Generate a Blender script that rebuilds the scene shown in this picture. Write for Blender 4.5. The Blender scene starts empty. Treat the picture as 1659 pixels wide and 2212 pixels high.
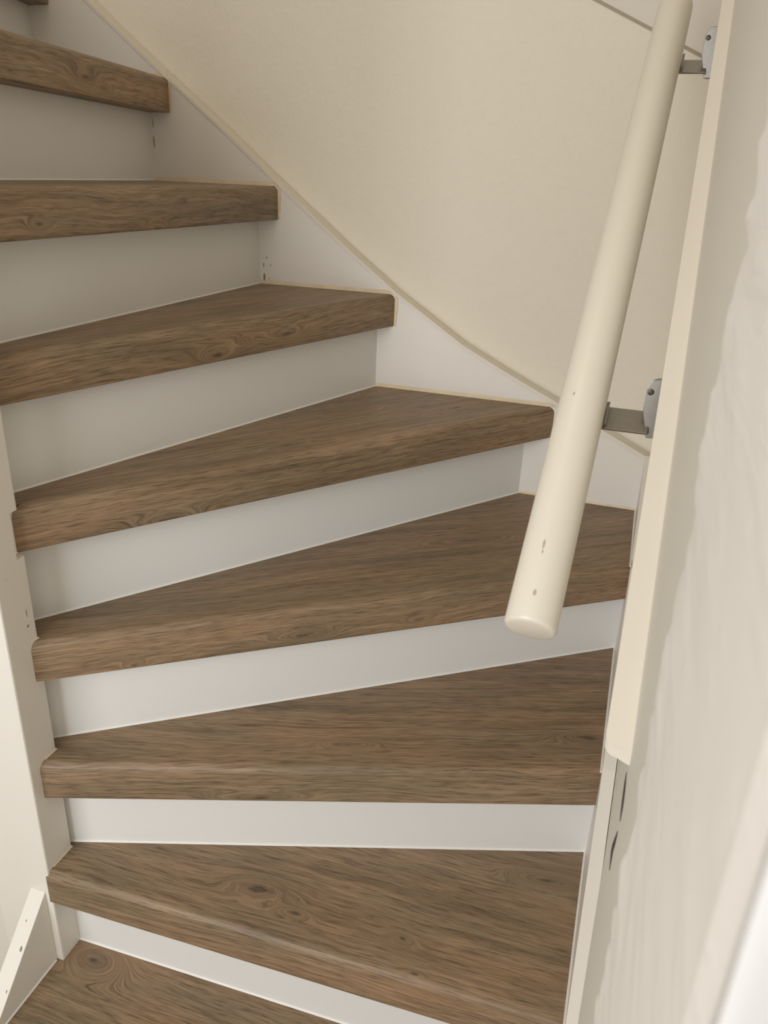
import bpy, bmesh, math, random
from mathutils import Vector, Matrix, noise

scene = bpy.context.scene
COL = scene.collection

# ------------------------------------------------------------------ camera
IMG_W, IMG_H = 1659, 2212
FOCAL_PX = 1683.24
PITCH, ROLL, YAW = math.radians(23.2887), math.radians(-2.3565), math.radians(-17.4504)
fwd = Vector((math.sin(YAW) * math.cos(PITCH), math.cos(YAW) * math.cos(PITCH), -math.sin(PITCH)))
rgt = Vector((math.cos(YAW), -math.sin(YAW), 0.0))
dwn = fwd.cross(rgt)
cam_r = math.cos(ROLL) * rgt + math.sin(ROLL) * dwn
cam_d = -math.sin(ROLL) * rgt + math.cos(ROLL) * dwn
cam_data = bpy.data.cameras.new('camera')
cam = bpy.data.objects.new('camera', cam_data)
COL.objects.link(cam)
m = Matrix((cam_r, -cam_d, -fwd)).transposed().to_4x4()
m.translation = Vector((-0.0465, -1.4911, 1.3203))
cam.matrix_world = m
cam_data.sensor_fit = 'HORIZONTAL'
cam_data.sensor_width = 36.0
cam_data.lens = 36.0 * FOCAL_PX / IMG_W
cam_data.clip_start = 0.01
cam_data.dof.use_dof = True
cam_data.dof.focus_distance = 1.15
cam_data.dof.aperture_fstop = 15.0
scene.camera = cam

# ------------------------------------------------------------------ world, light, exposure
world = bpy.data.worlds.new('world')
scene.world = world
world.use_nodes = True
wb = world.node_tree.nodes['Background']
wb.inputs['Color'].default_value = (0.95, 0.93, 0.90, 1)
wb.inputs['Strength'].default_value = 0.35


def area_light(name, loc, aim, sx, sy, power, color):
    d = bpy.data.lights.new(name, 'AREA')
    d.shape = 'RECTANGLE'
    d.size, d.size_y = sx, sy
    d.energy = power
    d.color = color
    o = bpy.data.objects.new(name, d)
    COL.objects.link(o)
    o.location = loc
    o.rotation_euler = (Vector(aim) - Vector(loc)).to_track_quat('-Z', 'Y').to_euler()
    return o


# daylight entering through the window of the hall behind the photographer
area_light('hall_window_daylight', (-0.88, -2.72, 1.35), (-0.55, -0.4, 0.90), 1.1, 1.3, 36.0, (0.95, 0.975, 1.0))
# weak warm fill light added below the stairwell ceiling, no real fixture
area_light('stairwell_fill_light', (-0.75, -1.25, 2.52), (-0.6, -0.5, 0.5), 0.5, 0.5, 1.3, (1.0, 0.86, 0.66))

scene.view_settings.view_transform = 'Standard'
scene.view_settings.look = 'None'
scene.view_settings.gamma = 1.0
scene.view_settings.use_curve_mapping = False
scene.view_settings.exposure = -0.2
scene.cycles.use_denoising = True
scene.cycles.max_bounces = 10
scene.cycles.diffuse_bounces = 6


# ------------------------------------------------------------------ materials
class NT:
    def __init__(self, name):
        self.mat = bpy.data.materials.new(name)
        self.mat.use_nodes = True
        self.t = self.mat.node_tree
        self.b = self.t.nodes['Principled BSDF']

    def n(self, typ, **kw):
        nd = self.t.nodes.new(typ)
        for k, v in kw.items():
            setattr(nd, k, v)
        return nd

    def link(self, a, b):
        self.t.links.new(a, b)

    def val(self, sock, x):
        if hasattr(x, 'is_output'):
            self.link(x, sock)
        else:
            sock.default_value = x

    def math(self, op, a, b=0.0, c=0.0, clamp=False):
        nd = self.n('ShaderNodeMath', operation=op, use_clamp=clamp)
        self.val(nd.inputs[0], a)
        self.val(nd.inputs[1], b)
        self.val(nd.inputs[2], c)
        return nd.outputs[0]

    def vec(self, x, y, z=0.0):
        nd = self.n('ShaderNodeCombineXYZ')
        self.val(nd.inputs[0], x)
        self.val(nd.inputs[1], y)
        self.val(nd.inputs[2], z)
        return nd.outputs[0]

    def noise(self, vec, scale, detail=2.0, rough=0.5, dist=0.0):
        nd = self.n('ShaderNodeTexNoise')
        self.link(vec, nd.inputs['Vector'])
        nd.inputs['Scale'].default_value = scale
        nd.inputs['Detail'].default_value = detail
        nd.inputs['Roughness'].default_value = rough
        nd.inputs['Distortion'].default_value = dist
        return nd.outputs['Fac']

    def ramp(self, fac, stops):
        nd = self.n('ShaderNodeValToRGB')
        self.link(fac, nd.inputs['Fac'])
        el = nd.color_ramp.elements
        while len(el) < len(stops):
            el.new(0.5)
        for e, (p, c) in zip(el, stops):
            e.position = p
            e.color = (c, c, c, 1) if isinstance(c, (int, float)) else (*c, 1)
        return nd.outputs['Color']

    def mix(self, fac, a, b, blend='MIX'):
        nd = self.n('ShaderNodeMix', data_type='RGBA', blend_type=blend)
        self.val(nd.inputs[0], fac)
        for s, x in ((nd.inputs[6], a), (nd.inputs[7], b)):
            if hasattr(x, 'is_output'):
                self.link(x, s)
            else:
                s.default_value = (*x, 1)
        return nd.outputs[2]

    def bump(self, h, strength, dist):
        nd = self.n('ShaderNodeBump')
        nd.inputs['Strength'].default_value = strength
        nd.inputs['Distance'].default_value = dist
        self.link(h, nd.inputs['Height'])
        self.link(nd.outputs['Normal'], self.b.inputs['Normal'])

    def coord(self, kind='Object'):
        return self.n('ShaderNodeTexCoord').outputs[kind]


def paint(name, color, rough, stipple=0.0, stipple_scale=120.0, blotch=0.03, spec=0.5, grime=None, stretch=None):
    """Painted surface: slight colour unevenness, stipple relief, small specks of wear."""
    t = NT(name)
    co = t.coord()
    big = t.noise(co, 3.5, 3.0)
    c1 = tuple(x * (1 - blotch) for x in color)
    c2 = tuple(min(1.0, x * (1 + blotch)) for x in color)
    colr = t.mix(big, c1, c2)
    if grime:
        g = t.noise(co, 55.0, 3.0, 0.6)
        gm = t.ramp(g, [(0.735, 0.0), (0.77, 1.0)])
        colr = t.mix(t.math('MULTIPLY', gm, 0.45), colr, grime)
    t.link(colr, t.b.inputs['Base Color'])
    t.b.inputs['Roughness'].default_value = rough
    t.b.inputs['Specular IOR Level'].default_value = spec
    if stipple > 0:
        if stretch:
            mp = t.n('ShaderNodeMapping')
            mp.inputs['Scale'].default_value = stretch
            t.link(co, mp.inputs['Vector'])
            co = mp.outputs['Vector']
        h1 = t.noise(co, stipple_scale, 3.0, 0.55)
        h2 = t.noise(co, stipple_scale * 0.28, 2.0, 0.5)
        t.bump(t.math('ADD', t.math('MULTIPLY', t.ramp(h1, [(0.48, 0.0), (0.72, 1.0)]), 0.7), h2), stipple, 0.0025)
    return t.mat


def plain(name, color, rough, metallic=0.0, scale=60.0, var=0.06):
    t = NT(name)
    n = t.noise(t.coord(), scale, 4.0)
    t.link(t.mix(n, tuple(x * (1 - var) for x in color), tuple(min(1, x * (1 + var)) for x in color)), t.b.inputs['Base Color'])
    t.b.inputs['Roughness'].default_value = rough
    t.b.inputs['Metallic'].default_value = metallic
    return t.mat


def wood(seed, knots):
    """Brown oak-look board; grain runs along u (metres), knots = (u, v, length, width)."""
    t = NT('oak_board')
    uv = t.coord('UV')
    sp = t.n('ShaderNodeSeparateXYZ')
    t.link(uv, sp.inputs[0])
    u, v = sp.outputs[0], sp.outputs[1]
    w1 = t.noise(t.vec(t.math('MULTIPLY', u, 3.0), t.math('MULTIPLY', v, 8.0), seed), 1.0, 2.0)
    w2 = t.noise(t.vec(t.math('MULTIPLY', u, 16.0), t.math('MULTIPLY', v, 60.0), seed + 7), 1.0, 3.0)
    v2 = t.math('ADD', v, t.math('ADD', t.math('MULTIPLY_ADD', w1, 0.036, -0.018), t.math('MULTIPLY_ADD', w2, 0.005, -0.0025)))
    rough_r = t.noise(t.vec(t.math('MULTIPLY', u, 45.0), t.math('MULTIPLY', v, 120.0), seed + 3), 1.0, 2.0)
    phi = v2
    core = None
    halo = None
    for (ku, kv, a, b) in knots:
        a, b = a * 0.55, b * 0.50
        du = t.math('DIVIDE', t.math('SUBTRACT', u, ku), a)
        dv = t.math('DIVIDE', t.math('SUBTRACT', v2, kv), b)
        r2 = t.math('ADD', t.math('MULTIPLY', du, du), t.math('MULTIPLY', dv, dv))
        r = t.math('ADD', t.math('SQRT', r2), t.math('MULTIPLY_ADD', rough_r, 1.3, -0.65))
        k = t.math('MULTIPLY', t.math('POWER', 2.718, t.math('MULTIPLY', r2, -0.42)), 0.62)
        k2 = t.math('MULTIPLY', t.math('POWER', 2.718, t.math('MULTIPLY', t.math('MULTIPLY', r, r), -6.0)), 1.0)
        ringv = t.math('MULTIPLY', r, b * 1.3)
        phi = t.math('ADD', t.math('MULTIPLY', phi, t.math('SUBTRACT', 1.0, k)), t.math('MULTIPLY', ringv, k))
        core = k2 if core is None else t.math('MAXIMUM', core, k2)
        halo = k if halo is None else t.math('MAXIMUM', halo, k)
    streak = t.noise(t.vec(t.math('MULTIPLY', u, 2.2), t.math('MULTIPLY', phi, 38.0), seed * 1.3), 1.0, 4.0, 0.5)
    grain = t.noise(t.vec(t.math('MULTIPLY', u, 7.0), t.math('MULTIPLY', phi, 230.0), seed * 2.1), 1.0, 4.0, 0.65)
    pores = t.noise(t.vec(t.math('MULTIPLY', u, 34.0), t.math('MULTIPLY', phi, 560.0), seed * 0.7), 1.0, 2.0, 0.5)
    dash = t.noise(t.vec(t.math('MULTIPLY', u, 13.0), t.math('MULTIPLY', phi, 340.0), seed * 4.7), 1.0, 2.0, 0.5)
    tone = t.noise(t.vec(t.math('MULTIPLY', u, 3.5), t.math('MULTIPLY', v, 14.0), seed * 3.3), 1.0, 3.0)
    col = t.ramp(streak, [(0.24, (0.175, 0.124, 0.075)), (0.44, (0.252, 0.174, 0.105)), (0.60, (0.282, 0.194, 0.119)), (0.80, (0.322, 0.233, 0.150))])
    gcol = t.ramp(grain, [(0.28, (0.60, 0.58, 0.56)), (0.50, (0.98, 0.98, 0.98)), (0.70, (1.28, 1.27, 1.25))])
    col = t.mix(0.85, col, gcol, 'MULTIPLY')
    pcol = t.ramp(pores, [(0.30, (0.50, 0.48, 0.46)), (0.47, (1.0, 1.0, 1.0)), (0.70, (1.25, 1.24, 1.22))])
    col = t.mix(0.8, col, pcol, 'MULTIPLY')
    dcol = t.ramp(dash, [(0.26, (0.50, 0.47, 0.44)), (0.36, (1.0, 1.0, 1.0))])
    col = t.mix(0.75, col, dcol, 'MULTIPLY')
    tcol = t.ramp(tone, [(0.30, (0.80, 0.85, 0.84)), (0.50, (1.0, 1.0, 1.0)), (0.72, (1.14, 1.06, 1.00))])
    col = t.mix(1.0, col, tcol, 'MULTIPLY')
    if core is not None:
        col = t.mix(t.math('MULTIPLY', halo, 0.15), col, (0.120, 0.090, 0.056))
        col = t.mix(t.math('MULTIPLY', core, 0.80), col, (0.060, 0.044, 0.027))
    t.link(col, t.b.inputs['Base Color'])
    t.link(t.math('MULTIPLY_ADD', grain, -0.15, 0.56), t.b.inputs['Roughness'])
    t.b.inputs['Specular IOR Level'].default_value = 0.45
    t.bump(t.math('ADD', t.math('MULTIPLY', grain, 0.6), t.math('MULTIPLY', pores, 0.5)), 0.35, 0.0006)
    return t.mat


M_WALL = paint('cream_stippled_wall_paint', (0.79, 0.73, 0.615), 0.75, 0.30, 75.0, 0.02, 0.3)
M_WALL_R = paint('white_wall_paint', (0.73, 0.70, 0.625), 0.65, 0.10, 60.0, 0.03, 0.3)
M_PLASTER = paint('white_lumpy_plaster', (0.86, 0.825, 0.78), 0.6, 0.35, 70.0, 0.03, 0.4, stretch=(1.0, 0.22, 1.0))
M_SOFFIT = paint('cream_ceiling_paint', (0.83, 0.77, 0.68), 0.7, 0.05, 60.0, 0.02, 0.3)
M_RISER = paint('white_riser_laminate', (0.81, 0.80, 0.775), 0.42, 0.03, 200.0, 0.012, 0.4)
M_STRING = paint('white_gloss_string_paint', (0.80, 0.755, 0.69), 0.38, 0.06, 40.0, 0.03, 0.45, grime=(0.45, 0.38, 0.28))
M_EDGE = paint('cream_edge_paint', (0.77, 0.71, 0.61), 0.45, 0.05, 50.0, 0.03, 0.4)
M_NEWEL = paint('white_newel_paint', (0.82, 0.785, 0.715), 0.4, 0.06, 40.0, 0.03, 0.45, grime=(0.50, 0.43, 0.33))
M_RAIL = paint('cream_handrail_gloss', (0.77, 0.715, 0.61), 0.28, 0.05, 30.0, 0.02, 0.5, grime=(0.55, 0.47, 0.34))
M_TRIM = paint('white_door_paint', (0.86, 0.86, 0.86), 0.3, 0.0, 50.0, 0.01, 0.5)
M_CAULK = plain('white_caulk', (0.86, 0.84, 0.79), 0.5)
M_CAULK_OLD = plain('yellowed_caulk', (0.72, 0.60, 0.42), 0.6, 0.0, 35.0, 0.22)
M_STEEL = plain('brushed_steel', (0.36, 0.34, 0.31), 0.36, 1.0, 300.0, 0.1)
M_SCREW = plain('dark_screw_steel', (0.10, 0.09, 0.08), 0.45, 0.8)
M_CRACK = plain('dark_crack', (0.06, 0.045, 0.04), 0.9)
M_SCUFF = plain('brown_scuff', (0.30, 0.25, 0.18), 0.8)
M_WEAR = plain('worn_paint', (0.52, 0.44, 0.32), 0.6, 0.0, 400.0, 0.25)
M_SEAM_SHADE = plain('brownish_seam_shade', (0.40, 0.34, 0.25), 0.9)
M_FLOOR = wood(91.0, [(0.4, 0.3, 0.06, 0.02)])


# ------------------------------------------------------------------ mesh helpers
def obj(name, verts, faces, mat, parent=None, uvs=None, smooth=None, bevel=0.0, bsegs=2):
    me = bpy.data.meshes.new(name)
    me.from_pydata([tuple(v) for v in verts], [], faces)
    bm = bmesh.new()
    bm.from_mesh(me)
    if uvs is None:
        bmesh.ops.recalc_face_normals(bm, faces=bm.faces)
    if bevel > 0:
        bmesh.ops.bevel(bm, geom=list(bm.edges), offset=bevel, segments=bsegs, profile=0.5, affect='EDGES', clamp_overlap=True)
    bm.to_mesh(me)
    bm.free()
    me.materials.append(mat)
    if uvs is not None:
        layer = me.uv_layers.new(name='UVMap')
        for poly in me.polygons:
            for li, vi in zip(poly.loop_indices, poly.vertices):
                layer.data[li].uv = uvs[vi] if not isinstance(uvs, dict) else uvs[(poly.index, vi)]
    if smooth is not None:
        for poly in me.polygons:
            poly.use_smooth = True
        me.set_sharp_from_angle(angle=math.radians(smooth))
    o = bpy.data.objects.new(name, me)
    COL.objects.link(o)
    if parent:
        o.parent = parent
    return o


def empty(name, loc=(0, 0, 0)):
    o = bpy.data.objects.new(name, None)
    COL.objects.link(o)
    o.location = (0, 0, 0)
    return o


def prism(outline, offset):
    """Solid from a closed 3D outline pushed along an offset vector."""
    n = len(outline)
    off = Vector(offset)
    vs = [Vector(p) for p in outline] + [Vector(p) + off for p in outline]
    fs = [tuple(range(n)), tuple(range(2 * n - 1, n - 1, -1))]
    for i in range(n):
        j = (i + 1) % n
        fs.append((i, i + n, j + n, j))
    return vs, fs


def box(x0, x1, y0, y1, z0, z1):
    return prism([(x0, y0, z0), (x1, y0, z0), (x1, y1, z0), (x0, y1, z0)], (0, 0, z1 - z0))


def tube(pts_r, segs, axis_o, ax, bx, cx):
    """Lathe: pts_r = (distance along ax, radius)."""
    vs, fs = [], []
    for (s, r) in pts_r:
        for i in range(segs):
            a = 2 * math.pi * i / segs
            vs.append(axis_o + ax * s + bx * (r * math.cos(a)) + cx * (r * math.sin(a)))
    for k in range(len(pts_r) - 1):
        for i in range(segs):
            j = (i + 1) % segs
            fs.append((k * segs + i, k * segs + j, (k + 1) * segs + j, (k + 1) * segs + i))
    fs.append(tuple(range(segs - 1, -1, -1)))
    fs.append(tuple((len(pts_r) - 1) * segs + i for i in range(segs)))
    return vs, fs


def structure(o, label=None):
    o['kind'] = 'structure'
    if label:
        o['label'] = label
    return o


# ------------------------------------------------------------------ room shell
STR_T = 0.034            # back string stands this far off the wall
structure(obj('wall_back', *box(-2.4, 0.16, STR_T, 0.16, 0.0, 2.6), M_WALL), 'cream stippled wall rising behind the stairs')
wr = structure(obj('wall_right', *box(0.0185, 0.16, -3.0, STR_T, 0.0, 2.6), M_WALL_R), 'white plastered wall along the right of the stairs')
structure(obj('wall_left', *box(-2.5, -2.4, -3.0, 0.16, 0.0, 2.6), M_WALL), 'cream wall at the far left of the hall')
structure(obj('floor', *box(-2.4, 0.16, -3.0, 0.16, -0.1, 0.0), M_FLOOR), 'brown wooden hall floor')
structure(obj('ceiling', *box(-2.4, 0.16, -3.0, 0.16, 2.6, 2.7), M_SOFFIT), 'cream ceiling high above the stairwell')


def soff(x, y):
    return 1.5075 - 0.452 * x + 1.6 * (STR_T - y)


so = [(-1.6, STR_T), (0.0185, STR_T), (0.0185, -0.50), (-0.6, -0.50), (-1.6, -0.10)]
vs = [(x, y, soff(x, y)) for x, y in so] + [(x, y, soff(x, y) + 0.12) for x, y in so]
structure(obj('ceiling_slope', vs, [tuple(range(5)), tuple(range(9, 4, -1))] + [(i, i + 5, (i + 1) % 5 + 5, (i + 1) % 5) for i in range(5)], M_SOFFIT),
          'cream sloping underside of the flight above, top right')
cs = bpy.data.objects['ceiling_slope']
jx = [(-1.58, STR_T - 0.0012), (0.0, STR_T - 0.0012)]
obj('seam_shade', *prism([(x, y, soff(x, STR_T) - dz) for (x, y), dz in ((jx[0], 0.0035), (jx[1], 0.0035), (jx[1], -0.004), (jx[0], -0.004))], (0, 0.001, 0)), M_SEAM_SHADE, cs)  # dark strip coloured in as the shadow line between soffit and wall
# hall end wall with a window opening through which the daylight falls
wf = empty('wall_front')
structure(wf, 'hall end wall with a window behind the camera')
for nm, b in (('wall_panel', (-2.4, -1.48, -3.0, -2.9, 0, 2.6)), ('wall_panel', (-0.28, 0.16, -3.0, -2.9, 0, 2.6)),
              ('wall_panel', (-1.48, -0.28, -3.0, -2.9, 0, 0.65)), ('wall_panel', (-1.48, -0.28, -3.0, -2.9, 2.05, 2.6))):
    obj(nm, *box(*b), M_WALL_R, wf)

# smooth skim layer on the right wall, nearer than the stairs, with its slanting far edge
XW = -0.002
skim = [(-2.9, 0.0), (-1.25, 0.0), (-0.9934, 0.632), (-0.9203, 0.7538), (-0.8805, 0.8352), (-0.84, 0.90), (-0.10, 1.585), (0.0275, 1.70), (0.0275, 2.59), (-2.9, 2.59)]
obj('skim_layer', *prism([(XW, y, z) for y, z in skim], (0.0195, 0, 0)), M_WALL_R, wr)

# lumpy plaster coat over it with a ragged edge
random.seed(4)
NY, NZ = 46, 330
vs, fs = [], []
for j in range(NZ + 1):
    z = 0.30 + 1.9 * j / NZ
    e = -1.035 - 0.196 * (1.36 - z)
    e += 0.012 * (noise.noise((z * 9.0, 3.1, 0.0))) + 0.014 * noise.noise((z * 55.0, 1.7, 2.0)) + 0.007 * noise.noise((z * 140.0, 0.7, 5.0))
    for i in range(NY + 1):
        f = i / NY
        y = e - 0.32 * f ** 1.6
        rise = min(1.0, (f ** 1.6) * 0.32 / 0.014)
        lump = 0.0030 * noise.noise((y * 9, z * 42, 0.3)) + 0.0026 * noise.noise((y * 18, z * 95, 4.3))
        damp = max(0.15, 1.0 - f * 1.3)
        vs.append((XW + 0.0015 - rise * (0.0062 + lump * damp), y, z))
for j in range(NZ):
    for i in range(NY):
        a = j * (NY + 1) + i
        fs.append((a, a + 1, a + NY + 2, a + NY + 1))
pl = obj('plaster_coat', vs, fs, M_PLASTER, wr, smooth=180)
pl['label'] = 'lumpy white plaster coat with a ragged edge'


def crack(pts, w):
    """thin dark open crack running over the skim layer; pts = (y, z, half width)."""
    out = []
    for (y, z, hw) in pts:
        out.append((XW - 0.0004, y - hw, z + hw * 1.0))
    for (y, z, hw) in reversed(pts):
        out.append((XW - 0.0004, y + hw, z - hw * 1.0))
    return obj('crack', *prism(out, (0.002, 0, 0)), M_CRACK, wr)


crack([(-0.9691, 0.8979, 0.0006), (-0.975, 0.893, 0.0045), (-0.984, 0.888, 0.0065), (-0.992, 0.8822, 0.006), (-0.9989, 0.875, 0.001)], 1)
crack([(-0.9962, 0.8628, 0.0008), (-0.992, 0.853, 0.0060), (-0.986, 0.839, 0.0105), (-0.984, 0.829, 0.0080), (-0.996, 0.8207, 0.0008)], 1)

# door casing on the right wall close to the photographer
t2 = empty('trim_2')
structure(t2, 'white moulded door casing at the right edge')
prof = [(XW + 0.001, -1.368), (XW - 0.0066, -1.369), (XW - 0.0105, -1.376), (XW - 0.0110, -1.381),
        (XW - 0.0080, -1.386), (XW - 0.0070, -1.42), (XW + 0.001, -1.43)]
obj('casing', *prism([(x, y, 0.0) for x, y in prof], (0, 0, 2.05)), M_TRIM, t2, smooth=35)
prof = [(XW + 0.001, -1.334), (XW - 0.0058, -1.336), (XW - 0.0072, -1.341), (XW - 0.0072, -1.344), (XW - 0.0058, -1.349), (XW - 0.0054, -1.369), (XW + 0.001, -1.369)]
obj('bead_moulding', *prism([(x, y, 0.0) for x, y in prof], (0, 0, 2.05)), M_PLASTER, t2, smooth=50)

# ------------------------------------------------------------------ staircase
H = 0.185                # rise
T = 0.0614               # tread nosing height
st = empty('winder_staircase')
st['label'] = 'winding staircase with brown oak-look treads and white risers'
st['category'] = 'staircase'

NX0, NX1, NY0, NY1 = -0.85, -0.7415, -0.842, -0.789       # newel post


def cross_lines(p, d, q, e):
    den = d.x * e.y - d.y * e.x
    s = ((q.x - p.x) * e.y - (q.y - p.y) * e.x) / den
    return p + d * s


V2 = lambda a: Vector((a[0], a[1]))
NOSE_R = 0.0125


def make_tread(k, A, B, left, right, back, knots, caulk=None):
    """A-B: nosing line, left/right: (point, dir) boundary lines in plan, back: plan points right to left."""
    A, B = V2(A), V2(B)
    d = (B - A).normalized()
    n = Vector((-d.y, d.x))
    zt = k * H
    prof = [(0.045, -T), (0.003, -T)]
    for i in range(1, 4):
        a = math.pi / 2 * i / 3
        prof.append((0.003 - 0.003 * math.sin(a), -T + 0.003 - 0.003 * math.cos(a)))
    for i in range(0, 7):
        a = math.pi / 2 * i / 6
        prof.append((NOSE_R - NOSE_R * math.cos(a), -NOSE_R + NOSE_R * math.sin(a)))
    vs, uvs = [], []
    arc = [0.0]
    for (p, q) in zip(prof, prof[1:]):
        arc.append(arc[-1] + math.hypot(q[0] - p[0], q[1] - p[1]))
    tot = arc[-1]
    lp, ld = V2(left[0]), V2(left[1])
    rp, rd = V2(right[0]), V2(right[1])
    for (o, z), s in zip(prof, arc):
        base = A + n * o
        for (bp, bd) in ((lp, ld), (rp, rd)):
            q = cross_lines(base, d, bp, bd)
            vs.append((q.x, q.y, zt + z))
            uvs.append(((q - A).dot(d), NOSE_R + s - tot))
    fs = []
    m_ = len(prof)
    for i in range(m_ - 1):
        fs.append((2 * i, 2 * i + 1, 2 * i + 3, 2 * i + 2))
    top = [2 * (m_ - 1), 2 * (m_ - 1) + 1]
    bot = []
    for q in back:
        q = V2(q)
        vs.append((q.x, q.y, zt))
        uvs.append(((q - A).dot(d), (q - A).dot(n)))
        top.append(len(vs) - 1)
    for q in back:
        q = V2(q)
        vs.append((q.x, q.y, zt - 0.03))
        uvs.append(((q - A).dot(d), (q - A).dot(n)))
        bot.append(len(vs) - 1)
    fs.append(tuple(top))
    nb = len(back)
    for i in range(nb - 1):
        fs.append((top[2 + i], bot[i], bot[i + 1], top[3 + i]))
    # end closures
    fs.append(tuple([2 * i + 1 for i in range(m_)][::-1] + [bot[0], top[2]][::-1]))
    fs.append(tuple([2 * i for i in range(m_)] + [top[-1], bot[-1]]))
    fs.append(tuple([1, 0] + bot[::-1]))
    tr = obj('tread', vs, fs, wood(k * 11.7 + 3.1, knots), st, uvs=uvs, smooth=30)
    return tr


def strip_bead(name, p, q, w, mat, parent, side=None, h=None):
    """thin triangular bead from p to q; side = horizontal direction it spreads to."""
    p, q = Vector(p), Vector(q)
    d = (q - p).normalized()
    s = Vector(side).normalized() if side else Vector((-d.y, d.x, 0))
    up = Vector((0, 0, h if h else w))
    outl = [p, p + s * w, p + up]
    return obj(name, *prism(outl, q - p), mat, parent)


NL = {1: ((-0.752, -1.06), (0, -1.06)), 2: ((-0.737, -0.8425), (0, -0.812)), 3: ((-0.743, -0.8245), (0, -0.560)), 4: ((-0.746, -0.808), (0, -0.261)),
      5: ((-0.751, -0.790), (-0.179, 0)), 6: ((-0.762, -0.767), (-0.5105, 0)), 7: ((-0.7594, -0.727), (-0.7583, 0)),
      8: ((-0.896, -0.5395), (-0.988, 0)), 9: ((-1.09, -0.55), (-1.245, 0))}
RL = {1: ((-0.752, -1.02), (0, -1.02)), 2: ((-0.7357, -0.8011), (0, -0.775)), 3: ((-0.743, -0.7788), (0, -0.5235)), 4: ((-0.7573, -0.7671), (0, -0.2127)),
      5: ((-0.7756, -0.7514), (-0.230, 0)), 6: ((-0.7861, -0.7447), (-0.545, 0)), 7: ((-0.8067, -0.7084), (-0.8012, 0)),
      8: ((-0.944, -0.533), (-1.034, 0)), 9: ((-1.138, -0.55), (-1.293, 0))}
WX = ((0, 0), (0, 1))        # right string face
WY = ((0, 0), (1, 0))        # back string face
NEWF = ((NX1 - 0.004, 0), (0, 1))   # newel right face
INN = ((0, -0.79), (1, 0))   # inner string of the upper flight


def rpt(k, bound, push=0.008):
    a, b = V2(RL[k][0]), V2(RL[k][1])
    d = (b - a).normalized()
    n = Vector((-d.y, d.x))
    q = cross_lines(a + n * push, d, V2(bound[0]), V2(bound[1]))
    return (q.x, q.y)


def riser_left(k):
    a, b = V2(RL[k][0]), V2(RL[k][1])
    d = (b - a).normalized()
    if k in (2, 3):
        q = cross_lines(a, d, Vector((-0.765, 0)), Vector((0, 1)))
    else:
        q = cross_lines(a, d, Vector((0, -0.795)), Vector((1, 0)))
    return q


def back_left(k):
    q = riser_left(k)
    a, b = V2(RL[k][0]), V2(RL[k][1])
    d = (b - a).normalized()
    n = Vector((-d.y, d.x))
    q = q + n * 0.008
    return (q.x, q.y)


KN = {1: [(0.055, 0.235, 0.05, 0.03), (0.40, 0.10, 0.05, 0.016)],
      2: [(0.299, 0.070, 0.075, 0.030), (0.362, 0.048, 0.030, 0.010), (0.517, 0.057, 0.022, 0.010), (0.545, 0.012, 0.028, 0.009), (0.70, 0.215, 0.06, 0.018)],
      3: [(0.427, 0.055, 0.060, 0.013), (0.79, 0.075, 0.06, 0.016), (0.304, -0.050, 0.08, 0.012)],
      4: [(0.132, -0.050, 0.016, 0.009), (0.701, 0.163, 0.08, 0.012), (0.552, -0.040, 0.024, 0.009), (0.367, -0.045, 0.06, 0.013)],
      5: [(0.201, -0.058, 0.055, 0.015), (0.419, 0.054, 0.050, 0.010), (0.80, 0.09, 0.08, 0.014)],
      6: [(0.341, -0.048, 0.045, 0.014), (0.404, -0.034, 0.020, 0.010), (0.50, -0.03, 0.06, 0.012)],
      7: [(0.31, -0.052, 0.036, 0.011), (0.06, -0.045, 0.02, 0.008)],
      8: [(0.22, -0.030, 0.050, 0.015), (0.28, -0.042, 0.03, 0.009)],
      9: [(0.3, 0.05, 0.05, 0.015)]}

for k in range(1, 10):
    A, B = NL[k]
    left = ((-0.7518, 0), (0, 1)) if k == 5 else NEWF if 2 <= k <= 5 else (INN if k >= 6 else ((-0.752, 0), (0, 1)))
    right = WX if k <= 4 else WY
    if k < 9:
        wall2 = WX if k + 1 <= 4 else WY
        back = [rpt(k + 1, wall2), back_left(k + 1)]
        if k == 4:
            back.insert(0, (0.0, 0.0))
        if k == 5:
            back.append((-0.7525, -0.7885))
        if k == 1:
            back = [rpt(2, WX), (-0.752, back_left(2)[1])]
    else:
        back = [(-1.55, 0.0), (-1.50, -0.79)]
    make_tread(k, A, B, left, right, back, KN[k])

for k in range(1, 10):
    a = riser_left(k) if k > 1 else V2(RL[1][0])
    b = V2(RL[k][1])
    d = (b - a).normalized()
    n = Vector((-d.y, d.x))
    b2 = b + d * 0.004
    a3, b3 = a + n * 0.016, b2 + n * 0.016
    z0, z1 = (k - 1) * H - 0.01 if k > 1 else 0.0, k * H - 0.02
    outl = [(a.x, a.y, z0), (b2.x, b2.y, z0), (b3.x, b3.y, z0), (a3.x, a3.y, z0)]
    ri = obj('riser', *prism(outl, (0, 0, z1 - z0)), M_RISER, st)
    if k > 1:
        strip_bead('caulk_bead', (a.x, a.y, (k - 1) * H), (b.x, b.y, (k - 1) * H), 0.0022, M_CAULK, ri, (-n.x, -n.y, 0))

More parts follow.
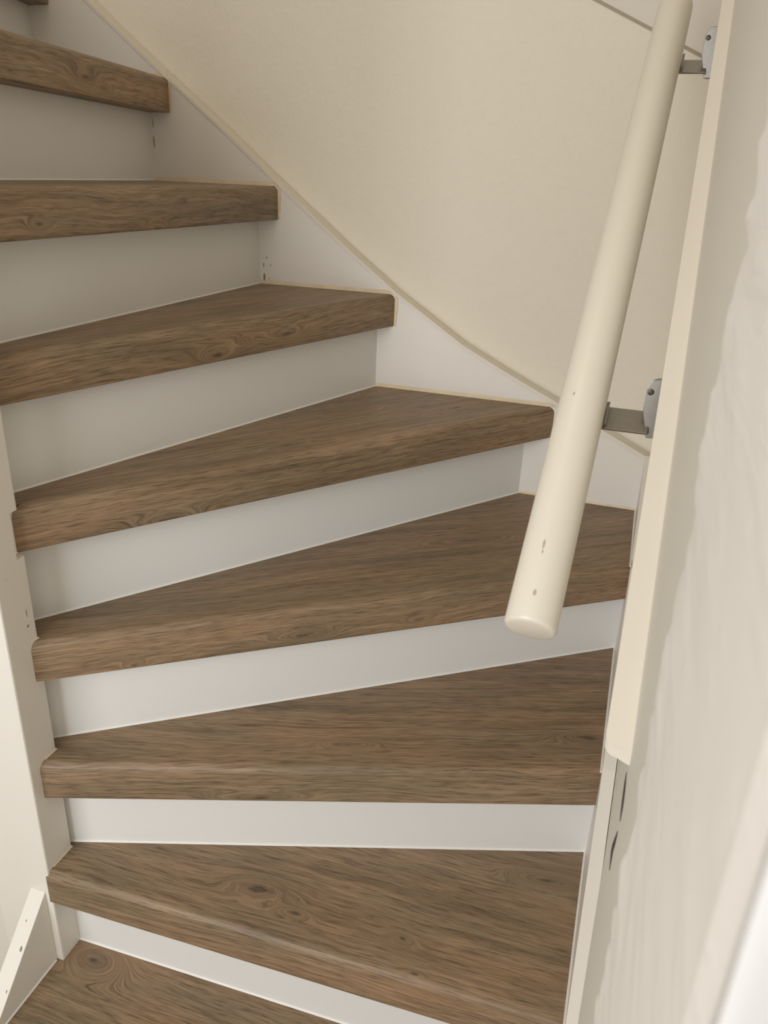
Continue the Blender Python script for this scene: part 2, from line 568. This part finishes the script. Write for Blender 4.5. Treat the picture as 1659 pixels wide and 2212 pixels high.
# back string: board up the wall with its pale top edge
top_line = [(0.0175, 0.8440), (-0.175, 0.9343), (-0.275, 0.980), (-0.3688, 1.026), (-0.5077, 1.1138), (-0.61, 1.189), (-0.7195, 1.2734), (-0.8745, 1.3954), (-1.0192, 1.5048), (-1.1533, 1.6097), (-1.55, 1.915)]
EDGE = 0.0065
outl = [(x, 0, z - EDGE) for x, z in top_line] + [(-1.55, 0, 0.001), (0.0175, 0, 0.001)]
sb = obj('string_board', *prism(outl, (0, STR_T - 0.0008, 0)), M_STRING, st)
cap_o = [(x, -0.003, z) for x, z in top_line] + [(x, -0.003, z - EDGE) for x, z in reversed(top_line)]
cb = obj('edge_strip', *prism(cap_o, (0, STR_T + 0.002, 0)), M_EDGE, sb)
cb['label'] = 'cream painted top edge of the white string board'

# right string, lower and thinner, along the right wall
rt_line = [(0.0, 0.852), (-0.30, 0.715), (-0.57, 0.5715), (-0.70, 0.475), (-0.821, 0.389), (-1.15, 0.16)]
outl = [(0, y, z) for y, z in rt_line] + [(0, -1.15, 0), (0, 0, 0)]
sr = obj('string_board', *prism(outl, (0.0175, 0, 0)), M_STRING, st)

# joint filler along the treads and the strings (aged, yellowish)
for k, p, q, side in ((4, RL[5][1], (0, 0), (0, -1, 0)), (4, (0, 0), NL[4][1], (-1, 0, 0)), (5, RL[6][1], NL[5][1], (0, -1, 0)), (6, RL[7][1], NL[6][1], (0, -1, 0)),
                      (7, RL[8][1], NL[7][1], (0, -1, 0)), (8, RL[9][1], NL[8][1], (0, -1, 0)),
                      (3, RL[4][1], NL[3][1], (-1, 0, 0)), (2, RL[3][1], NL[2][1], (-1, 0, 0))):
    strip_bead('caulk_bead', (p[0], p[1], k * H), (q[0], q[1], k * H), 0.0025, M_CAULK if k < 4 or side[0] else M_CAULK_OLD, sb if k >= 4 and side[1] else sr, side, 0.007 if k > 4 else 0.004)
for k in (6, 7, 8):          # smears at the nosing ends
    x = NL[k][1][0]
    obj('caulk_bead', *prism([(x, 0, k * H - T), (x + 0.004, 0, k * H - T), (x + 0.007, 0, k * H - 0.02), (x + 0.006, 0, k * H - 0.002), (x, 0, k * H)], (0, -0.0015, 0)), M_CAULK_OLD, sb)

# newel post and the inner strings
nw = obj('newel_post', *box(NX0, NX1, NY0, NY1, 0.0, 2.3), M_NEWEL, st, bevel=0.0025, bsegs=2)
cut = obj('notch_cutter', *box(-0.7530, -0.70, -0.8030, -0.77, 5 * H - T - 0.0015, 5 * H + 0.0005), M_NEWEL)
md = nw.modifiers.new('notch', 'BOOLEAN')
md.operation = 'DIFFERENCE'
md.solver = 'EXACT'
md.object = cut
dg = bpy.context.evaluated_depsgraph_get()
nm_ = bpy.data.meshes.new_from_object(nw.evaluated_get(dg))
nw.modifiers.clear()
nw.data = nm_
bpy.data.objects.remove(cut, do_unlink=True)
ca = obj('caulk_bead', *box(-0.7530, -0.7516, -0.8000, -0.7885, 5 * H - T, 5 * H - 0.004), M_CAULK, nw)
ls_top = [(-0.842, 0.3274), (-0.9581, 0.2054), (-1.09, 0.066), (-1.09, 0.0), (-0.842, 0.0)]
lb = obj('string_board', *prism([(-0.7525, y, z) for y, z in ls_top], (-0.026, 0, 0)), M_NEWEL, st, bevel=0.0012)
iu = [(NX0 + 0.01, 0.80), (NX0 + 0.01, 1.28), (-1.55, 1.98), (-1.55, 1.40)]
obj('string_board', *prism([(x, -0.80, z) for x, z in iu], (0, -0.03, 0)), M_STRING, st)
obj('under_stair_panel', *box(-2.39, NX0 + 0.004, -0.815, -0.80, 0.0, 0.85), M_NEWEL, st)
for k in (2, 3, 4):
    strip_bead('caulk_bead', (NX1, NL[k][0][1] + 0.012, k * H), (NX1, NY1, k * H), 0.002, M_CAULK_OLD, nw, (1, 0, 0))
strip_bead('caulk_bead', (-0.7525, -0.845, H), (-0.7525, -1.05, H), 0.002, M_CAULK, lb, (1, 0, 0))



def blot(name, mat, parent, c, ua, va, a, b, seed, lift):
    """small irregular flake lying on a surface spanned by ua, va."""
    random.seed(seed)
    c, ua, va = Vector(c), Vector(ua), Vector(va)
    pts = []
    for i in range(9):
        an = 2 * math.pi * i / 9
        f = random.uniform(0.55, 1.0)
        pts.append(c + ua * (a * f * math.cos(an)) + va * (b * f * math.sin(an)))
    return obj(name, *prism(pts, lift), mat, parent)


for i, (x, z, a, b) in enumerate(((-0.7915, 1.1225, 0.003, 0.011), (-0.7925, 1.146, 0.0016, 0.006), (-0.7855, 1.161, 0.0014, 0.003), (-0.7770, 1.146, 0.0012, 0.003), (-0.7810, 1.120, 0.0012, 0.002),
                                  (-1.0290, 1.365, 0.0016, 0.014), (-1.0285, 1.400, 0.001, 0.010))):
    blot('scuff_mark', M_SCUFF, sb, (x, 0.0, z), (1, 0, 0), (0, 0, 1), a, b, i, (0, -0.0004, 0))
for i, (y, z, a, b) in enumerate(((-0.8021, 0.785, 0.0008, 0.006), (-0.8030, 0.766, 0.003, 0.002))):
    blot('scuff_mark', M_SCUFF, nw, (NX1, y, z), (0, 1, 0), (0, 0, 1), a, b, 20 + i, (0.0004, 0, 0))
for i, (x, y, a, b) in enumerate(((-0.7585, -0.8965, 0.0025, 0.005), (-0.766, -0.872, 0.0015, 0.002), (-0.757, -0.935, 0.0012, 0.003))):
    zt = 0.3274 + (y + 0.842) * (0.3274 - 0.2054) / (0.9581 - 0.842)
    blot('scuff_mark', M_SCUFF, lb, (x, y, zt), (1, 0, 0), (0, 0.69, 0.724), a, b, 30 + i, (0, 0, 0.0005))

# ------------------------------------------------------------------ sloping board on the right wall that carries the rail brackets
B0 = Vector((-0.0225, -0.9756, 0.9224))
B1 = Vector((-0.0158, -0.3100, 1.5320))
bd = (B1 - B0).normalized()
tb = empty('trim_1')
structure(tb, 'narrow cream moulding sloping up the right wall beside the handrail')
TH = 0.0215
ends = B0 + bd * 1.02
down = Vector((0, 0, -0.008))
rc = 0.010
# outline of the top edge seen from above, rounded at the near left corner, then dropped down
outl = [B0 + Vector((TH, 0, 0)) - bd * 0.004]
for i in range(7):
    a = math.pi / 2 * i / 6
    outl.append(B0 + Vector((rc - rc * math.sin(a), 0, 0)) + bd * (rc - rc * math.cos(a)))
outl += [ends, ends + Vector((TH, 0, 0))]
obj('board', *prism(outl, down), M_EDGE, tb, smooth=30)

# ------------------------------------------------------------------ handrail
hr = empty('handrail')
hr['label'] = 'round cream-painted wooden handrail on two steel brackets'
hr['category'] = 'handrail'
R0 = Vector((-0.0953, -0.9100, 0.9762))
R1 = Vector((-0.0748, -0.3197, 1.4481))
ax = (R1 - R0).normalized()
R0 = R0 - ax * 0.004
L = (R1 - R0).length + 0.172
bx = ax.cross(Vector((0, 0, 1))).normalized()
cx = bx.cross(ax).normalized()
RR = 0.0225
prof = [(0.0, RR - 0.0035), (0.0008, RR - 0.0015), (0.003, RR), (L - 0.022, RR)]
for i in range(1, 6):
    a = math.pi / 2 * i / 6
    prof.append((L - 0.022 + 0.022 * math.sin(a), RR - 0.020 * (1 - math.cos(a))))
obj('rail', *tube(prof, 48, R0, ax, bx, cx), M_RAIL, hr, smooth=60)


for s0, th0, ds, dth in ((0.0713, 1.673, 0.0050, 0.05), (0.0640, 1.66, 0.0022, 0.03), (0.0252, 1.591, 0.0032, 0.07), (0.2355, 1.918, 0.0022, 0.05)):
    vs, fs = [], []
    for j in range(5):
        for i in range(5):
            s_ = s0 + ds * (j - 2) / 2 * (1 - 0.15 * abs(i - 2))
            th_ = th0 + dth * (i - 2) / 2 * (1 - 0.25 * abs(j - 2))
            vs.append(R0 + ax * s_ + (bx * math.cos(th_) + cx * math.sin(th_)) * (RR + 0.00015))
    for j in range(4):
        for i in range(4):
            fs.append((j * 5 + i, j * 5 + i + 1, j * 5 + i + 6, j * 5 + i + 5))
    obj('scuff_mark', vs, fs, M_WEAR, bpy.data.objects['rail'])


def bracket(yc):
    """Bent steel bracket: plate on the wall, arm plate under the rail."""
    s = (yc - R0.y) / ax.y
    pc = R0 + ax * s
    nrm = cx                                   # up, square to the rail
    bottom = pc - nrm * (RR + 0.0005)
    wallx = B0.x + (B1.x - B0.x) * ((yc - B0.y) / (B1.y - B0.y))
    br = empty('bracket')
    br.parent = hr
    # arm: thin plate parallel to the rail, from under the rail to the board
    x0, x1 = pc.x + 0.004, wallx - 0.004
    hw, th = 0.0135, 0.0030

    def P(x, a, b):
        q = bottom + ax * a - nrm * b
        return Vector((x, q.y, q.z))
    o = [P(x0, -hw, 0), P(x1, -hw, 0), P(x1, hw, 0), P(x0, hw, 0)]
    obj('arm', *prism(o, -nrm * th), M_STEEL, br, bevel=0.0008)
    # upturned lip hugging the rail
    lip = [P(x0 + 0.014, -hw, 0), P(x0 + 0.0165, -hw, 0), P(x0 + 0.0205, -hw, -0.008), P(x0 + 0.018, -hw, -0.008)]
    obj('lip', *prism(lip, ax * (2 * hw)), M_STEEL, br)
    # wall plate with chamfered corners, raised flange facing the stairs
    yb, zb = bottom.y, bottom.z
    pl_ = [(-0.012, -0.016), (0.012, -0.016), (0.014, 0.020), (0.008, 0.044), (-0.006, 0.046), (-0.013, 0.030)]
    obj('wall_plate', *prism([(XW - 0.0040, yb + a, zb + b) for a, b in pl_], (0.0040, 0, 0)), M_STEEL, br, bevel=0.0006)
    fl = [(XW, zb - 0.014), (wallx - 0.0055, zb - 0.015), (wallx - 0.0085, zb - 0.003), (wallx - 0.0125, zb + 0.012), (wallx - 0.0120, zb + 0.034), (wallx - 0.0075, zb + 0.043), (XW, zb + 0.045)]
    obj('flange', *prism([(x, yb - 0.004, z) for x, z in fl], (0.004, 0.010, 0)), M_STEEL, br, bevel=0.0008)
    so_ = Vector((wallx - 0.0078, yb - 0.0035, zb + 0.031))
    v_, f_ = tube([(0.0, 0.0034), (0.0012, 0.0030), (0.0016, 0.0016)], 14, so_, Vector((0, -1, 0)), Vector((1, 0, 0)), Vector((0, 0, 1)))
    obj('screw', v_, f_, M_SCREW, br)


bracket(-0.722)
bracket(-0.272)
